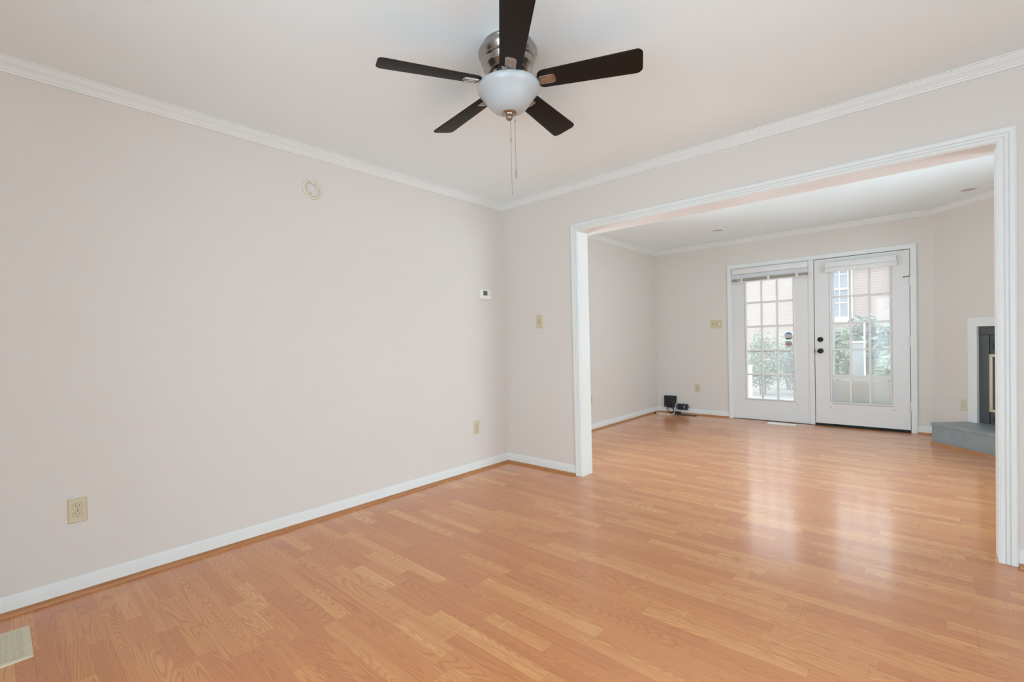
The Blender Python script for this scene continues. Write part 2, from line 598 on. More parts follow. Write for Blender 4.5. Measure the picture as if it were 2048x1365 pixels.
# unseen windows, added to let the fill light into the rooms
def window(name, axis, hole, t0, t1):
    a0, a1, z0, z1 = hole
    mb = MB()
    def bx(p0, p1, q0, q1, d0, d1):
        if axis == 'x':
            mb.box((p0, d0, q0), (p1, d1, q1))
        else:
            mb.box((d0, p0, q0), (d1, p1, q1))
    tm = (t0 + t1) / 2
    w = 0.05
    bx(a0, a0 + w, z0, z1, t0, t1)
    bx(a1 - w, a1, z0, z1, t0, t1)
    bx(a0 + w, a1 - w, z0, z0 + w, t0, t1)
    bx(a0 + w, a1 - w, z1 - w, z1, t0, t1)
    c = (a0 + a1) / 2
    bx(c - 0.03, c + 0.03, z0 + w, z1 - w, tm - 0.02, tm + 0.02)
    zc = (z0 + z1) / 2
    bx(a0 + w, c - 0.03, zc - 0.02, zc + 0.02, tm - 0.02, tm + 0.02)
    bx(c + 0.03, a1 - w, zc - 0.02, zc + 0.02, tm - 0.02, tm + 0.02)
    o = struct(name, mb, M_['trim'])
    g = MB()
    if axis == 'x':
        g.box((a0 + w, tm - 0.003, z0 + w), (a1 - w, tm + 0.003, z1 - w))
    else:
        g.box((tm - 0.003, a0 + w, z0 + w), (tm + 0.003, a1 - w, z1 - w))
    g.build('pane', M_['wglass'], o)
    return o
window('unseen_window_1', 'x', BW, YB - 0.12, YB)
window('unseen_window_2', 'y', SW1, XR, XR + 0.12)
window('unseen_window_3', 'y', SW2, XR, XR + 0.12)
window('unseen_window_4', 'y', SW3, XL2 - FT, XL2)

# cased opening: jamb boards, deeper head board, fluted casing
mb = MB().box((XA, -0.002, 0), (XA + 0.014, T, ZH)).box((XB - 0.014, -0.002, 0), (XB, T, ZH))
struct('trim_1', mb, M_['trim'])
mb = MB().box((XA + 0.014, -0.002, ZH - 0.014), (XB - 0.014, T, ZH + 0.0))
mb.box((XA - 0.3, T, ZH - 0.014), (XB + 0.3, T + 0.055, ZC2))
struct('trim_2', mb, M_['soffit'])
CASE = [(0, 0), (0, 0.010), (0.003, 0.012), (0.015, 0.012), (0.018, 0.009), (0.021, 0.013), (0.030, 0.0145), (0.033, 0.011), (0.036, 0.016), (0.052, 0.018), (0.058, 0.016), (0.061, 0.012), (0.061, 0)]
XI0, XI1, ZI = 0.824, 3.192, 2.0335
mb = MB().sweep(CASE, [(XI0, 0, 0.001), (XI0, 0, ZI), (XI1, 0, ZI), (XI1, 0, 0.001)], (0, -1, 0), 1)
cas = struct('trim_3', mb, M_['trim'])

CROWN = [(0, 0), (0, 0.056), (0.007, 0.056), (0.009, 0.048), (0.013, 0.046), (0.016, 0.040), (0.024, 0.030), (0.034, 0.020), (0.037, 0.014), (0.041, 0.012), (0.043, 0.006), (0.050, 0.005), (0.050, 0)]
struct('trim_4', MB().sweep(CROWN, [(0, YB, ZC), (0, 0, ZC), (XR, 0, ZC), (XR, YB, ZC), (0, YB, ZC)], (0, 0, -1), 1), M_['trim'])
pa = CA.copy(); pa.z = ZC2
pb = CA + EA * LA; pb.z = ZC2
struct('trim_5', MB().sweep(CROWN, [(XL2, T + 0.055, ZC2), (XL2, YD, ZC2), pa, pb, (XR, T, ZC2)], (0, 0, -1), 1), M_['trim'])

BASE = [(0, 0.0), (0.012, 0.0), (0.012, 0.056), (0.009, 0.062), (0.009, 0.069), (0.006, 0.077), (0.003, 0.084), (0, 0.084)]
SHOE = [(0, 0), (0.019, 0)] + [(0.019 * cos(a), 0.019 * sin(a)) for a in (0.3, 0.6, 0.9, 1.2)] + [(0, 0.019)]
def baseboard(name, path, lat):
    struct(name, MB().sweep(BASE, path, (0, 0, 1), lat), M_['trim'])
baseboard('baseboard_left', [(0, YB, 0), (0, 0, 0), (XI0 - 0.061, 0, 0)], -1)
baseboard('baseboard_far', [(XI1 + 0.061, 0, 0), (XR, 0, 0), (XR, YB, 0), (0, YB, 0)], -1)
baseboard('baseboard_den', [(XL2, T, 0), (XL2, YD, 0), (0.884, YD, 0)], -1)
baseboard('baseboard_garden', [(2.838, YD, 0), (CA.x, CA.y, 0), CA + EA * 0.36], -1)
def shoe(name, path):
    struct(name, MB().sweep(SHOE, path, (0, 0, 1), -1), M_['oak'], smooth=True)
o_ = 0.012
shoe('trim_6', [(o_, YB + 0.02, 0), (o_, -o_, 0), (XI0 - 0.061, -o_, 0)])
shoe('trim_7', [(XI1 + 0.061, -o_, 0), (XR - o_, -o_, 0), (XR - o_, YB + 0.02, 0)])
shoe('trim_8', [(XL2 + o_, T + 0.01, 0), (XL2 + o_, YD - o_, 0), (0.884, YD - o_, 0)])
shoe('trim_9', [(2.84, YD - o_, 0), (2.96, YD - o_, 0)])

# ------------------------------------------------------------------ garden doors
# frame: casing, jambs, head, mullion, threshold
DC = [(0, 0), (0, 0.012), (0.006, 0.015), (0.05, 0.017), (0.056, 0.012), (0.056, 0)]
mb = MB().sweep(DC, [(0.938, YD, 0.001), (0.938, YD, 2.060), (2.786, YD, 2.060), (2.786, YD, 0.001)], (0, -1, 0), 1)
struct('trim_10', mb, M_['trim'])
mb = MB()
mb.box((DX0, YD + 0.001, -0.05), (0.937, YD + 0.125, 2.066)).box((2.787, YD + 0.001, -0.05), (DX1, YD + 0.125, 2.066))
mb.box((0.937, YD + 0.001, 2.061), (2.787, YD + 0.125, 2.066))
mb.box((1.832, YD - 0.004, 0.0), (1.886, YD + 0.10, 2.061))
struct('trim_11', mb, M_['door'])
struct('trim_12', MB().box((0.937, YD - 0.012, -0.1), (2.787, YD + 0.128, 0.004)).box((1.886, YD + 0.004, 0.004), (2.787, YD + 0.10, 0.022)), M_['dark'])

def lite_door(name, x0, x1, z0, z1, gx0, gx1, gz0, gz1, yf, panemat):
    """door slab around a three by five lite; face at yf, 44 mm thick"""
    yb = yf + 0.044
    mb = MB()
    mb.box((x0, yf, z0), (gx0, yb, z1)).box((gx1, yf, z0), (x1, yb, z1))
    mb.box((gx0, yf, z0), (gx1, yb, gz0)).box((gx0, yf, gz1), (gx1, yb, z1))
    d = struct(name, mb, M_['door'])
    LF = [(0.0, 0.0), (0, 0.008), (0.004, 0.011), (0.012, 0.012), (0.018, 0.008), (0.024, 0.003), (0.024, 0)]
    e = 0.002
    f_ = MB()
    f_.sweep(LF, [(gx0 + e, yf, gz0 + e), (gx0 + e, yf, gz1 - e), (gx1 - e, yf, gz1 - e), (gx1 - e, yf, gz0 + e), (gx0 + e, yf, gz0 + e)], (0, -1, 0), 1)
    f_.build('lite_frame', M_['door'], d)
    g = MB()
    mw = 0.011
    for i in (1, 2):
        xx = gx0 + (gx1 - gx0) * i / 3
        g.box((xx - mw, yf + 0.008, gz0), (xx + mw, yf + 0.036, gz1))
    for i in range(1, 5):
        zz = gz0 + (gz1 - gz0) * i / 5
        g.box((gx0, yf + 0.010, zz - mw), (gx1, yf + 0.034, zz + mw))
    g.build('muntin_grid', M_['door'], d)
    MB().box((gx0, yf + 0.020, gz0), (gx1, yf + 0.024, gz1)).build('pane', panemat, d)
    return d

L = lite_door('door_1', 0.9372, 1.8318, 0.006, 2.0607, 1.118, 1.662, 0.290, 1.905, YD + 0.006, M_['glass'])
R_ = lite_door('door_2', 1.892, 2.781, 0.030, 2.055, 2.062, 2.610, 0.300, 1.905, YD + 0.006, M_['glass'])
MB().box((1.8865, YD + 0.02, 0.02), (1.8915, YD + 0.06, 2.06)).box((2.7815, YD + 0.02, 0.02), (2.7865, YD + 0.06, 2.06)).box((1.8915, YD + 0.02, 2.0555), (2.7815, YD + 0.06, 2.0605)).build('weatherstrip', M_['dark'], R_)
MB().box((1.895, YD + 0.010, 0.0225), (2.780, YD + 0.045, 0.0295)).build('door_sweep', M_['dark'], R_)
XR90 = Matrix.Rotation(radians(90), 4, 'X')
def face_at(x, y, z):
    return Matrix.Translation((x, y, z)) @ XR90        # local +z points to -y
kb = MB().lathe([(0.0, 0), (0.031, 0), (0.031, 0.006), (0.027, 0.012), (0.016, 0.013), (0.012, 0.016), (0.012, 0.02), (0.0, 0.02)], 28, face_at(1.948, YD + 0.006, 1.067)).build('deadbolt', M_['bronze'], R_, smooth=True)
MB().box((1.945, YD - 0.030, 1.053), (1.951, YD - 0.0145, 1.081)).build('thumb_turn', M_['bronze'], kb, bevel=0.001)
kb = MB().lathe([(0.0, 0), (0.032, 0), (0.032, 0.005), (0.028, 0.010), (0.017, 0.012), (0.0135, 0.016), (0.0135, 0.026), (0.018, 0.028), (0.0265, 0.036), (0.028, 0.046), (0.024, 0.056), (0.012, 0.061), (0.0, 0.062)], 32, face_at(1.949, YD + 0.006, 0.926)).build('door_knob', M_['bronze'], R_, smooth=True)
MB().box((1.8895, YD - 0.001, 0.905), (1.893, YD + 0.03, 0.95)).build('latch_plate', M_['bronze'], R_)
for zz in (1.70, 1.03, 0.30):
    mb = MB()
    for k in range(5):
        mb.cyl((2.7835, YD - 0.004, zz - 0.05 + k * 0.02), (2.7835, YD - 0.004, zz - 0.031 + k * 0.02), 0.0065, n=12)
    mb.box((2.765, YD + 0.003, zz - 0.05), (2.783, YD + 0.0065, zz + 0.05)).box((2.784, YD - 0.002, zz - 0.05), (2.797, YD + 0.002, zz + 0.05))
    hg = mb.build('hinge', M_['steel'], R_, smooth=True)
    if zz == 1.70:
        MB().tube([(2.7835, YD - 0.004, zz + 0.055), (2.775, YD - 0.02, zz + 0.055), (2.735, YD - 0.022, zz + 0.05)], 0.003).cyl((2.74, YD - 0.022, zz + 0.0503), (2.728, YD - 0.022, zz + 0.049), 0.006, n=10).build('stop_pin', M_['bronze'], hg, smooth=True)
for dr, pts in ((L, [(1.690, 0.245), (1.092, 0.262)]), (R_, [(2.045, 0.232), (2.638, 0.243)])):
    for (sx, sz) in pts:
        MB().lathe([(0, 0), (0.007, 0), (0.006, 0.003), (0, 0.004)], 12, face_at(sx, YD + 0.0055, sz)).build('hold_down_pin', M_['slat'], dr)

# storm door outside the right leaf
sd = struct('door_3', MB().box((1.95, YD + 0.14, -0.05), (2.075, YD + 0.165, 2.05)).box((2.60, YD + 0.14, -0.05), (2.72, YD + 0.165, 2.05)).box((2.075, YD + 0.14, 1.93), (2.60, YD + 0.165, 2.05)).box((2.075, YD + 0.14, -0.05), (2.60, YD + 0.165, 0.12)), M_['siding'])
MB().box((2.075, YD + 0.150, 0.12), (2.60, YD + 0.158, 0.585)).box((2.075, YD + 0.140, 0.585), (2.60, YD + 0.165, 0.615)).box((2.078, YD + 0.143, 0.55), (2.597, YD + 0.150, 0.567)).build('kick_panel', M_['storm'], sd)
for sx in (2.10, 2.585):
    MB().lathe([(0, 0), (0.008, 0), (0.006, 0.004), (0, 0.005)], 12, face_at(sx, YD + 0.143, 0.56)).build('screw', M_['acmetal'], sd)
MB().box((2.075, YD + 0.152, 0.615), (2.60, YD + 0.155, 1.93)).build('pane', M_['sglass'], sd)

# stickers on the left door's glass
def octagon(rr):
    return [(rr * cos(pi / 8 + k * pi / 4), rr * sin(pi / 8 + k * pi / 4)) for k in range(8)]
def clip(poly, z0, z1):
    out = poly
    for zc_, sgn in ((z0, 1), (z1, -1)):
        src, out = out, []
        for i in range(len(src)):
            a, b = src[i], src[(i + 1) % len(src)]
            ia, ib = (a[1] - zc_) * sgn >= 0, (b[1] - zc_) * sgn >= 0
            if ia:
                out.append(a)
            if ia != ib:
                tt = (zc_ - a[1]) / (b[1] - a[1])
                out.append((a[0] + tt * (b[0] - a[0]), zc_))
    return out
YG = YD + 0.0255
st = thing('security_sticker', 'octagonal security sticker with blue top band on left door glass', 'sticker', (1.604, YG, 1.121), (radians(90), 0, 0))
oc = octagon(0.0495)
MB().prism(clip(oc, -0.024, 0.023), 0.0, 0.0006).build('label', M_['sgrey'], st)
MB().prism(clip(oc, 0.023, 0.06), 0.0, 0.0006).build('top_band', M_['blue'], st)
MB().prism(clip(oc, -0.06, -0.024), 0.0, 0.0006).build('bottom_band', M_['sdark'], st)
mb = MB()
for (lz, lx, n) in ((0.008, -0.034, 9), (-0.006, -0.03, 8)):
    for k in range(n):
        w = 0.0045 + 0.002 * ((k * 7) % 3)
        mb.box((lx + k * 0.0077, lz - 0.004, 0.0006), (lx + k * 0.0077 + w * 0.8, lz + 0.004, 0.0009))
mb.build('print', M_['sink'], st)
st = thing('alarm_sticker', 'round sticker with red diamond below the octagonal sticker', 'sticker', (1.605, YG, 1.012), (radians(90), 0, 0))
circ = [(0.042 * cos(2 * pi * k / 32), 0.042 * sin(2 * pi * k / 32)) for k in range(32)]
MB().prism(circ, 0, 0.0005).build('label', M_['sgrey'], st)
mb = MB()
for k in range(9):
    a = radians(155 - k * 16.2)
    mb.box((-0.004, -0.0055, 0.0005), (0.004, 0.0055, 0.0009), X=Matrix.Rotation(a - pi / 2, 4, 'Z') @ Matrix.Translation((0, 0.0345, 0)))
mb.build('print', M_['sdark'], st)
MB().prism([(-0.041, 0.0), (-0.018, 0.008), (0, 0.019), (0.018, 0.008), (0.041, 0.0), (0.018, -0.008), (0, -0.019), (-0.018, -0.008)], 0.0005, 0.0009).build('diamond', M_['sred'], st)
MB().box((-0.022, -0.002, 0.0009), (0.022, 0.002, 0.0011)).build('diamond_print', M_['sgrey'], st)

# blinds, both drawn up
def blind(name, label, x0, x1, zt, zr, zs0, zs1, slat_mat, wand=True):
    yb = YD - 0.002
    b = thing(name, label, 'blind', ((x0 + x1) / 2, yb, zt), group='door blinds drawn up')
    cx = (x0 + x1) / 2
    def bb(mbx, p, q, **k):
        return mbx.box((p[0] - cx, p[1] - yb, p[2] - zt), (q[0] - cx, q[1] - yb, q[2] - zt), **k)
    bb(MB(), (x0, yb - 0.045, zr), (x1, yb - 0.003, zt)).build('headrail', M_['door'], b, bevel=0.002)
    n = max(6, int((zs0 - zs1) / 0.0028))
    mb = MB()
    for i in range(n):
        zz = zs1 + (zs0 - zs1) * i / n
        bb(mb, (x0 + 0.004, yb - 0.040, zz), (x1 - 0.004, yb - 0.010, zz + 0.0022))
    bb(mb, (x0 + 0.006, yb - 0.036, zs1), (x1 - 0.006, yb - 0.014, zs0))
    mb.build('slats', slat_mat, b)
    bb(MB(), (x0 + 0.002, yb - 0.042, zs1 - 0.014), (x1 - 0.002, yb - 0.008, zs1 - 0.001)).build('bottom_rail', M_['door'], b, bevel=0.002)
    return b, bb, cx, yb, zt
b, bb, cx, yb, zt = blind('window_blind', 'raised blind with grey-brown slat stack on left garden door', 0.958, 1.832, 2.045, 1.975, 1.912, 1.874, M_['slat'])
for xx in (1.073, 1.398, 1.716):
    mb = bb(MB(), (xx - 0.014, yb - 0.046, 1.858), (xx + 0.014, yb - 0.0425, 1.915))
    mb.build('ladder_tape', M_['door'], b)
    bb(MB(), (xx - 0.002, yb - 0.03, 1.913), (xx + 0.002, yb - 0.026, 1.976)).build('lift_cord', M_['door'], b)
for xx in (1.115, 1.655):
    mb = bb(MB(), (xx - 0.03, yb - 0.047, 1.979), (xx + 0.004, yb - 0.0448, 1.982))
    mb.build('bracket_mark', M_['slat'], b)
MB().cyl((1.035 - cx, -0.052, 1.965 - zt), (1.039 - cx, -0.052, 1.165 - zt), 0.0045, n=8).build('tilt_wand', M_['white'], b, smooth=True)
b2, bb, cx, yb, zt = blind('window_blind', 'raised white blind on right garden door', 2.010, 2.672, 2.005, 1.938, 1.936, 1.900, M_['door'])
bb(MB(), (2.006, yb - 0.052, 1.882), (2.677, yb - 0.0465, 1.936)).build('valance', M_['door'], b2, bevel=0.002)

# ------------------------------------------------------------------ ceiling fan
FX, FY, ZB = 1.6153, -1.7495, 2.246
fan = thing('ceiling_fan', 'dark five-blade ceiling fan with white bowl light and nickel housing', 'ceiling fan', (FX, FY, ZC))
dz = -ZC
MB().lathe([(0, 0), (0.106, 0), (0.109, -0.004), (0.109, -0.012), (0.106, -0.015), (0.112, -0.018), (0.122, -0.026), (0.1275, -0.036), (0.1275, -0.043), (0.122, -0.054), (0.116, -0.063), (0.114, -0.066), (0.1165, -0.069), (0.116, -0.073), (0.112, -0.075), (0.109, -0.083), (0.106, -0.092), (0.1045, -0.095), (0.107, -0.098), (0.106, -0.102), (0.101, -0.105), (0.094, -0.114), (0.086, -0.122), (0.082, -0.124), (0.06, -0.124), (0, -0.124)], 72).build('motor_housing', M_['nickel'], fan, smooth=True, angle=50)
MB().lathe([(0, -0.124), (0.072, -0.124), (0.074, -0.130), (0.074, -0.146), (0.070, -0.150), (0, -0.150)], 40).build('flywheel', M_['nickel_dark'], fan, smooth=True)
for k in range(10):
    a = 2 * pi * k / 10 + 0.2
    MB().box((0.0735, -0.011, -0.145), (0.0765, 0.011, -0.131), X=Matrix.Rotation(a, 4, 'Z')).build('flywheel_rib', M_['nickel'], fan)
MB().lathe([(0, -0.150), (0.05, -0.150), (0.05, -0.168), (0.104, -0.172), (0.108, -0.176), (0.108, -0.188), (0, -0.188)], 48).build('light_fitter', M_['nickel'], fan, smooth=True)
bowl = MB().lathe([(0.0, -0.176), (0.126, -0.176), (0.134, -0.180), (0.1365, -0.187), (0.1355, -0.194), (0.129, -0.206), (0.120, -0.216), (0.111, -0.228), (0.099, -0.246), (0.085, -0.263), (0.070, -0.277), (0.052, -0.287), (0.030, -0.293), (0.0, -0.294)], 72).build('lamp_shade', M_['frost'], fan, smooth=True, angle=70)
MB().lathe([(0, -0.288), (0.033, -0.290), (0.034, -0.294), (0.030, -0.299), (0.024, -0.301), (0.023, -0.304), (0.016, -0.308), (0.013, -0.312), (0.015, -0.315), (0.012, -0.321), (0.006, -0.325), (0.0, -0.326)], 36).build('finial', M_['nickel'], fan, smooth=True)
def chain(x, y, z0, z1, zj, fob):
    mb = MB().cyl((x, y, z0), (x, y, z1), 0.0010, n=8)
    zz = z0
    c = mb.build('pull_chain', M_['nickel'], fan)
    MB().cyl((x, y, zj - 0.006), (x, y, zj + 0.006), 0.0022, n=10).build('chain_coupling', M_['nickel'], c, smooth=True)
    if fob:
        MB().cyl((x, y, z1 - 0.034), (x, y, z1), 0.0028, 0.0022, n=12).build('pull_fob', M_['nickel'], c, smooth=True)
    else:
        MB().lathe([(0, -0.003), (0.002, -0.002), (0.0025, 0), (0.002, 0.003), (0, 0.004)], 12, Matrix.Translation((x, y, z1))).build('pull_fob', M_['nickel'], c, smooth=True)
chain(0.004, 0.003, -0.322, 1.778 + dz, 2.01 + dz, False)
chain(0.018, 0.016, -0.305, 1.882 + dz, 2.09 + dz, True)
def blade_outline(x0, x1, w0, w1, rc0, rc1):
    P = []
    def arc(cx_, cy_, rr, a0, a1, n=8):
        for i in range(n + 1):
            a = radians(a0 + (a1 - a0) * i / n)
            P.append((cx_ + rr * cos(a), cy_ + rr * sin(a)))
    arc(x1 - rc1, w1 - rc1, rc1, 84, 0)
    arc(x1 - rc1, -w1 + rc1, rc1, 0, -84)
    arc(x0 + rc0, -w0 + rc0, rc0, -96, -180)
    arc(x0 + rc0, w0 - rc0, rc0, 180, 96)
    return list(reversed(P))
A0 = 4.2317
PIT = radians(-13.5)
for k in range(5):
    a = A0 + k * 2 * pi / 5
    X = Matrix.Translation((0, 0, ZB - ZC)) @ Matrix.Rotation(a, 4, 'Z') @ Matrix.Rotation(PIT, 4, 'X')
    bl = MB().prism(blade_outline(0.128, 0.557, 0.047, 0.061, 0.03, 0.026), 0.0, 0.0055, X).build('blade', M_['espresso'], fan, bevel=0.0012)
    ir = MB()
    ir.prism(blade_outline(0.135, 0.205, 0.0225, 0.0235, 0.006, 0.012), -0.004, -0.0002, X)
    for (p, q) in (((0.140, -0.021, -0.0065), (0.196, -0.0165, -0.004)), ((0.140, 0.0165, -0.0065), (0.196, 0.021, -0.004)), ((0.142, -0.003, -0.0065), (0.190, 0.003, -0.004))):
        ir.box(p, q, X=X)
    Xf = Matrix.Rotation(a, 4, 'Z')
    p0 = [Xf @ Vector((0.070, s_ * 0.010, -0.146)) for s_ in (-1, 1)] + [Xf @ Vector((0.070, s_ * 0.010, -0.140)) for s_ in (1, -1)]
    p1 = [X @ Vector((0.139, s_ * 0.013, -0.004)) for s_ in (-1, 1)] + [X @ Vector((0.139, s_ * 0.013, 0.001)) for s_ in (1, -1)]
    ir.add(p0 + p1, [(3, 2, 1, 0), (4, 5, 6, 7), (0, 1, 5, 4), (1, 2, 6, 5), (2, 3, 7, 6), (3, 0, 4, 7)])
    iro = ir.build('blade_iron', M_['nickel'], bl, bevel=0.0008)
    MB().box((0.146, -0.0155, -0.0048), (0.190, -0.0045, -0.0038), X=X).box((0.146, 0.0045, -0.0048), (0.190, 0.0155, -0.0038), X=X).build('slot_reflection', M_['slot_reflect'], iro)  # the iron's two slots, coloured with a painted reflection

# ------------------------------------------------------------------ wall fittings
def rounded(w, h, rr, n=5):
    P = []
    for cx_, cy_, a0 in ((w - rr, h - rr, 0), (-w + rr, h - rr, 90), (-w + rr, -h + rr, 180), (w - rr, -h + rr, 270)):
        for i in range(n + 1):
            a = radians(a0 + 90 * i / n)
            P.append((cx_ + rr * cos(a), cy_ + rr * sin(a)))
    return P
ROT = {'left': (radians(90), 0, radians(90)), 'far': (radians(90), 0, 0), 'den': (radians(90), 0, radians(90))}
def plate(mb, w, h):
    mb.prism(rounded(w, h, 0.004), 0.0, 0.003)
    n = len(rounded(w, h, 0.004))
    o_, i_ = rounded(w, h, 0.004), rounded(w - 0.004, h - 0.004, 0.003)
    P = [(p[0], p[1], 0.003) for p in o_] + [(p[0], p[1], 0.0062) for p in i_]
    F = [(i, (i + 1) % n, n + (i + 1) % n, n + i) for i in range(n)] + [tuple(range(n, 2 * n))]
    return mb.add(P, F)
def outlet(label, loc, rot, m=None, w=0.035, h=0.0575, group='duplex outlets'):
    m = m or M_['almond']
    o = thing('wall_outlet', label, 'outlet', loc, rot, group)
    plate(MB(), w, h).build('cover_plate', m, o)
    for s in (1, -1):
        cz = 0.0195 * s
        poly = [(0.0172 * cos(radians(t_)), cz + 0.0172 * sin(radians(t_))) for t_ in range(0, 360, 12)]
        poly = [(p[0], max(cz - 0.0138, min(cz + 0.0138, p[1]))) for p in poly]
        rim = [(p[0] * 1.06, cz + (p[1] - cz) * 1.07) for p in poly]
        MB().prism(rim, 0.0058, 0.0064).build('socket_rim', M_['duct'], o)
        sk = MB().prism(poly, 0.0062, 0.0082).build('socket', m, o)
        mb = MB().box((-0.0075, cz - 0.001, 0.008), (-0.0052, cz + 0.0085, 0.0085)).box((0.0052, cz, 0.008), (0.0072, cz + 0.0075, 0.0085))
        mb.cyl((0, cz - 0.0072, 0.008), (0, cz - 0.0072, 0.0085), 0.0025, n=12)
        mb.build('slots', M_['slot'], sk)
    MB().cyl((0, 0, 0.006), (0, 0, 0.0072), 0.0032, n=12).build('screw', M_['duct'], o)
    return o
outlet('almond outlet low on left wall above the floor register', (0.0, -3.056, 0.393), ROT['left'])
outlet('almond outlet low on left wall near the room corner', (0.0, -0.412, 0.387), ROT['left'])
outlet('almond outlet right of the black router by the garden wall corner', (0.452, YD, 0.390), ROT['far'])
outlet('pale outlet half hidden behind the opening\'s left jamb', (XL2, 1.752, 0.386), ROT['den'], M_['almond_light'])
AROT = (radians(90), 0, math.atan2(EA.y, EA.x))
pf = CA + EA * 0.301
outlet('almond outlet on the angled wall beside the fireplace', (pf.x, pf.y, 0.375), AROT, M_['almond_light'])

sw = thing('light_switch', 'single almond toggle switch left of the wide opening', 'light switch', (0.411, 0, 1.307), ROT['far'])
plate(MB(), 0.035, 0.0595).build('cover_plate', M_['almond'], sw)
MB().box((-0.005, -0.012, 0.006), (0.005, 0.012, 0.0066)).build('toggle_slot', M_['slot'], sw)
MB().box((-0.004, -0.003, 0.0), (0.004, 0.003, 0.017), X=Matrix.Translation((0, 0.002, 0.005)) @ Matrix.Rotation(radians(-28), 4, 'X')).build('toggle', M_['almond_light'], sw, bevel=0.001)
for s in (1, -1):
    MB().cyl((0, 0.030 * s, 0.006), (0, 0.030 * s, 0.0070), 0.003, n=12).build('screw', M_['duct'], sw)
sw = thing('light_switch', 'three-gang almond switch plate left of the garden doors', 'light switch', (0.729, YD, 1.313), ROT['far'])
plate(MB(), 0.079, 0.059).build('cover_plate', M_['almond'], sw)
for xx in (-0.045, 0.0):
    MB().box((xx - 0.005, -0.012, 0.006), (xx + 0.005, 0.012, 0.0066)).build('toggle_slot', M_['duct'], sw)
    MB().box((-0.004, -0.003, 0.0), (0.004, 0.003, 0.017), X=Matrix.Translation((xx, 0.002, 0.005)) @ Matrix.Rotation(radians(-28), 4, 'X')).build('toggle', M_['almond_light'], sw, bevel=0.001)
MB().lathe([(0, 0.006), (0.017, 0.006), (0.016, 0.014), (0.014, 0.018), (0, 0.0185)], 28, Matrix.Translation((0.045, 0, 0))).build('dimmer_knob', M_['cream'], sw, smooth=True)

th = thing('thermostat', 'white wall thermostat with grey display near the room corner', 'thermostat', (0.0, -0.272, 1.566), ROT['left'])
poly = rounded(0.062, 0.044, 0.014)
n = len(poly)
p2 = [(p[0] * 0.94, p[1] * 0.92) for p in poly]
mb = MB().prism(poly, 0.0, 0.022)
mb.add([(p[0], p[1], 0.022) for p in poly] + [(p[0], p[1], 0.028) for p in p2], [(i, (i + 1) % n, n + (i + 1) % n, n + i) for i in range(n)] + [tuple(range(n, 2 * n))])
mb.build('case', M_['white'], th)
MB().prism(rounded(0.0265, 0.0205, 0.002), 0.0278, 0.0286, Matrix.Translation((-0.012, 0.010, 0))).build('display', M_['lcd'], th)
for (bx_, bz_) in ((-0.031, -0.028), (-0.012, -0.028), (0.007, -0.028)):
    MB().prism(rounded(0.0055, 0.0035, 0.0025), 0.0278, 0.0292, Matrix.Translation((bx_, bz_, 0))).build('button', M_['sgrey'], th)
for s in (1, -1):
    MB().prism([(-0.008, -0.005 * s), (0.008, -0.005 * s), (0.0, 0.008 * s)], 0.0278, 0.0295, Matrix.Translation((0.036, 0.008 + 0.013 * s, 0))).build('arrow_button', M_['sgrey'], th)

sm = thing('smoke_alarm_base', 'round cream smoke alarm mounting base high on left wall', 'smoke alarm', (0.0, -1.856, 2.162), ROT['left'])
MB().lathe([(0.046, 0), (0.066, 0), (0.0665, 0.004), (0.064, 0.009), (0.056, 0.012), (0.052, 0.010), (0.052, 0.004), (0.046, 0.004), (0.046, 0)], 56, ring=True).build('outer_ring', M_['cream'], sm, smooth=True)
MB().lathe([(0.046, 0.006), (0.046, 0.014), (0.0475, 0.016), (0.0495, 0.016), (0.051, 0.014), (0.051, 0.006)], 56, ring=True).build('inner_ring', M_['cream'], sm, smooth=True)
def chord(c0, rr, rot):
    P = [(rr * cos(t_), rr * sin(t_)) for t_ in [math.acos(c0 / rr) * (1 - 2 * i / 14) for i in range(15)]]
    return MB().prism(P, 0.0, 0.0125, Matrix.Rotation(rot, 4, 'Z'))
mb = chord(0.027, 0.0465, radians(62))
mb.cyl(Matrix.Rotation(radians(62), 4, 'Z') @ Vector((0.037, -0.012, 0.0135)), Matrix.Rotation(radians(62), 4, 'Z') @ Vector((0.037, -0.012, 0.0165)), 0.004, n=10)
mb.build('contact_tab', M_['cream'], sm)
chord(0.036, 0.0465, radians(242)).build('latch_tab', M_['cream'], sm)
for a in (50, 230):
    p = Matrix.Rotation(radians(a), 4, 'Z') @ Vector((0.038, 0.008, 0.0135))
    MB().cyl(p, p + Vector((0, 0, 0.0012)), 0.0035, n=10).build('screw', M_['duct'], sm)

# ------------------------------------------------------------------ floor registers
def register(name, label, loc, rotz, lx, ly, nx, ny, m, mduct, rim, group=None):
    """louvred grille: nx columns of ny slots"""
    o = thing(name, label, 'floor register', loc, (0, 0, rotz))
    hx, hy = lx / 2, ly / 2
    mb = MB()
    mb.sweep([(0, 0), (0.0, 0.0025), (0.004, 0.0055), (rim, 0.0055), (rim, 0)], [(-hx, -hy, 0), (hx, -hy, 0), (hx, hy, 0), (-hx, hy, 0), (-hx, -hy, 0)], (0, 0, 1), 1)
    mb.build('frame', m, o)
    MB().box((-hx + rim, -hy + rim, 0.0004), (hx - rim, hy - rim, 0.0012)).build('duct_opening', mduct, o)
    ix, iy = lx - 2 * rim, ly - 2 * rim
    mb = MB()
    for i in range(ny + 1):
        yy = -iy / 2 + iy * i / ny
        mb.box((-ix / 2, -0.0026, -0.0008), (ix / 2, 0.0026, 0.0008), X=Matrix.Translation((0, yy, 0.0032)) @ Matrix.Rotation(radians(30), 4, 'X'))
    for i in range(1, nx):
        xx = -ix / 2 + ix * i / nx
        mb.box((xx - 0.0015, -iy / 2, 0.001), (xx + 0.0015, iy / 2, 0.0052))
    mb.build('grille', m, o)
    return o
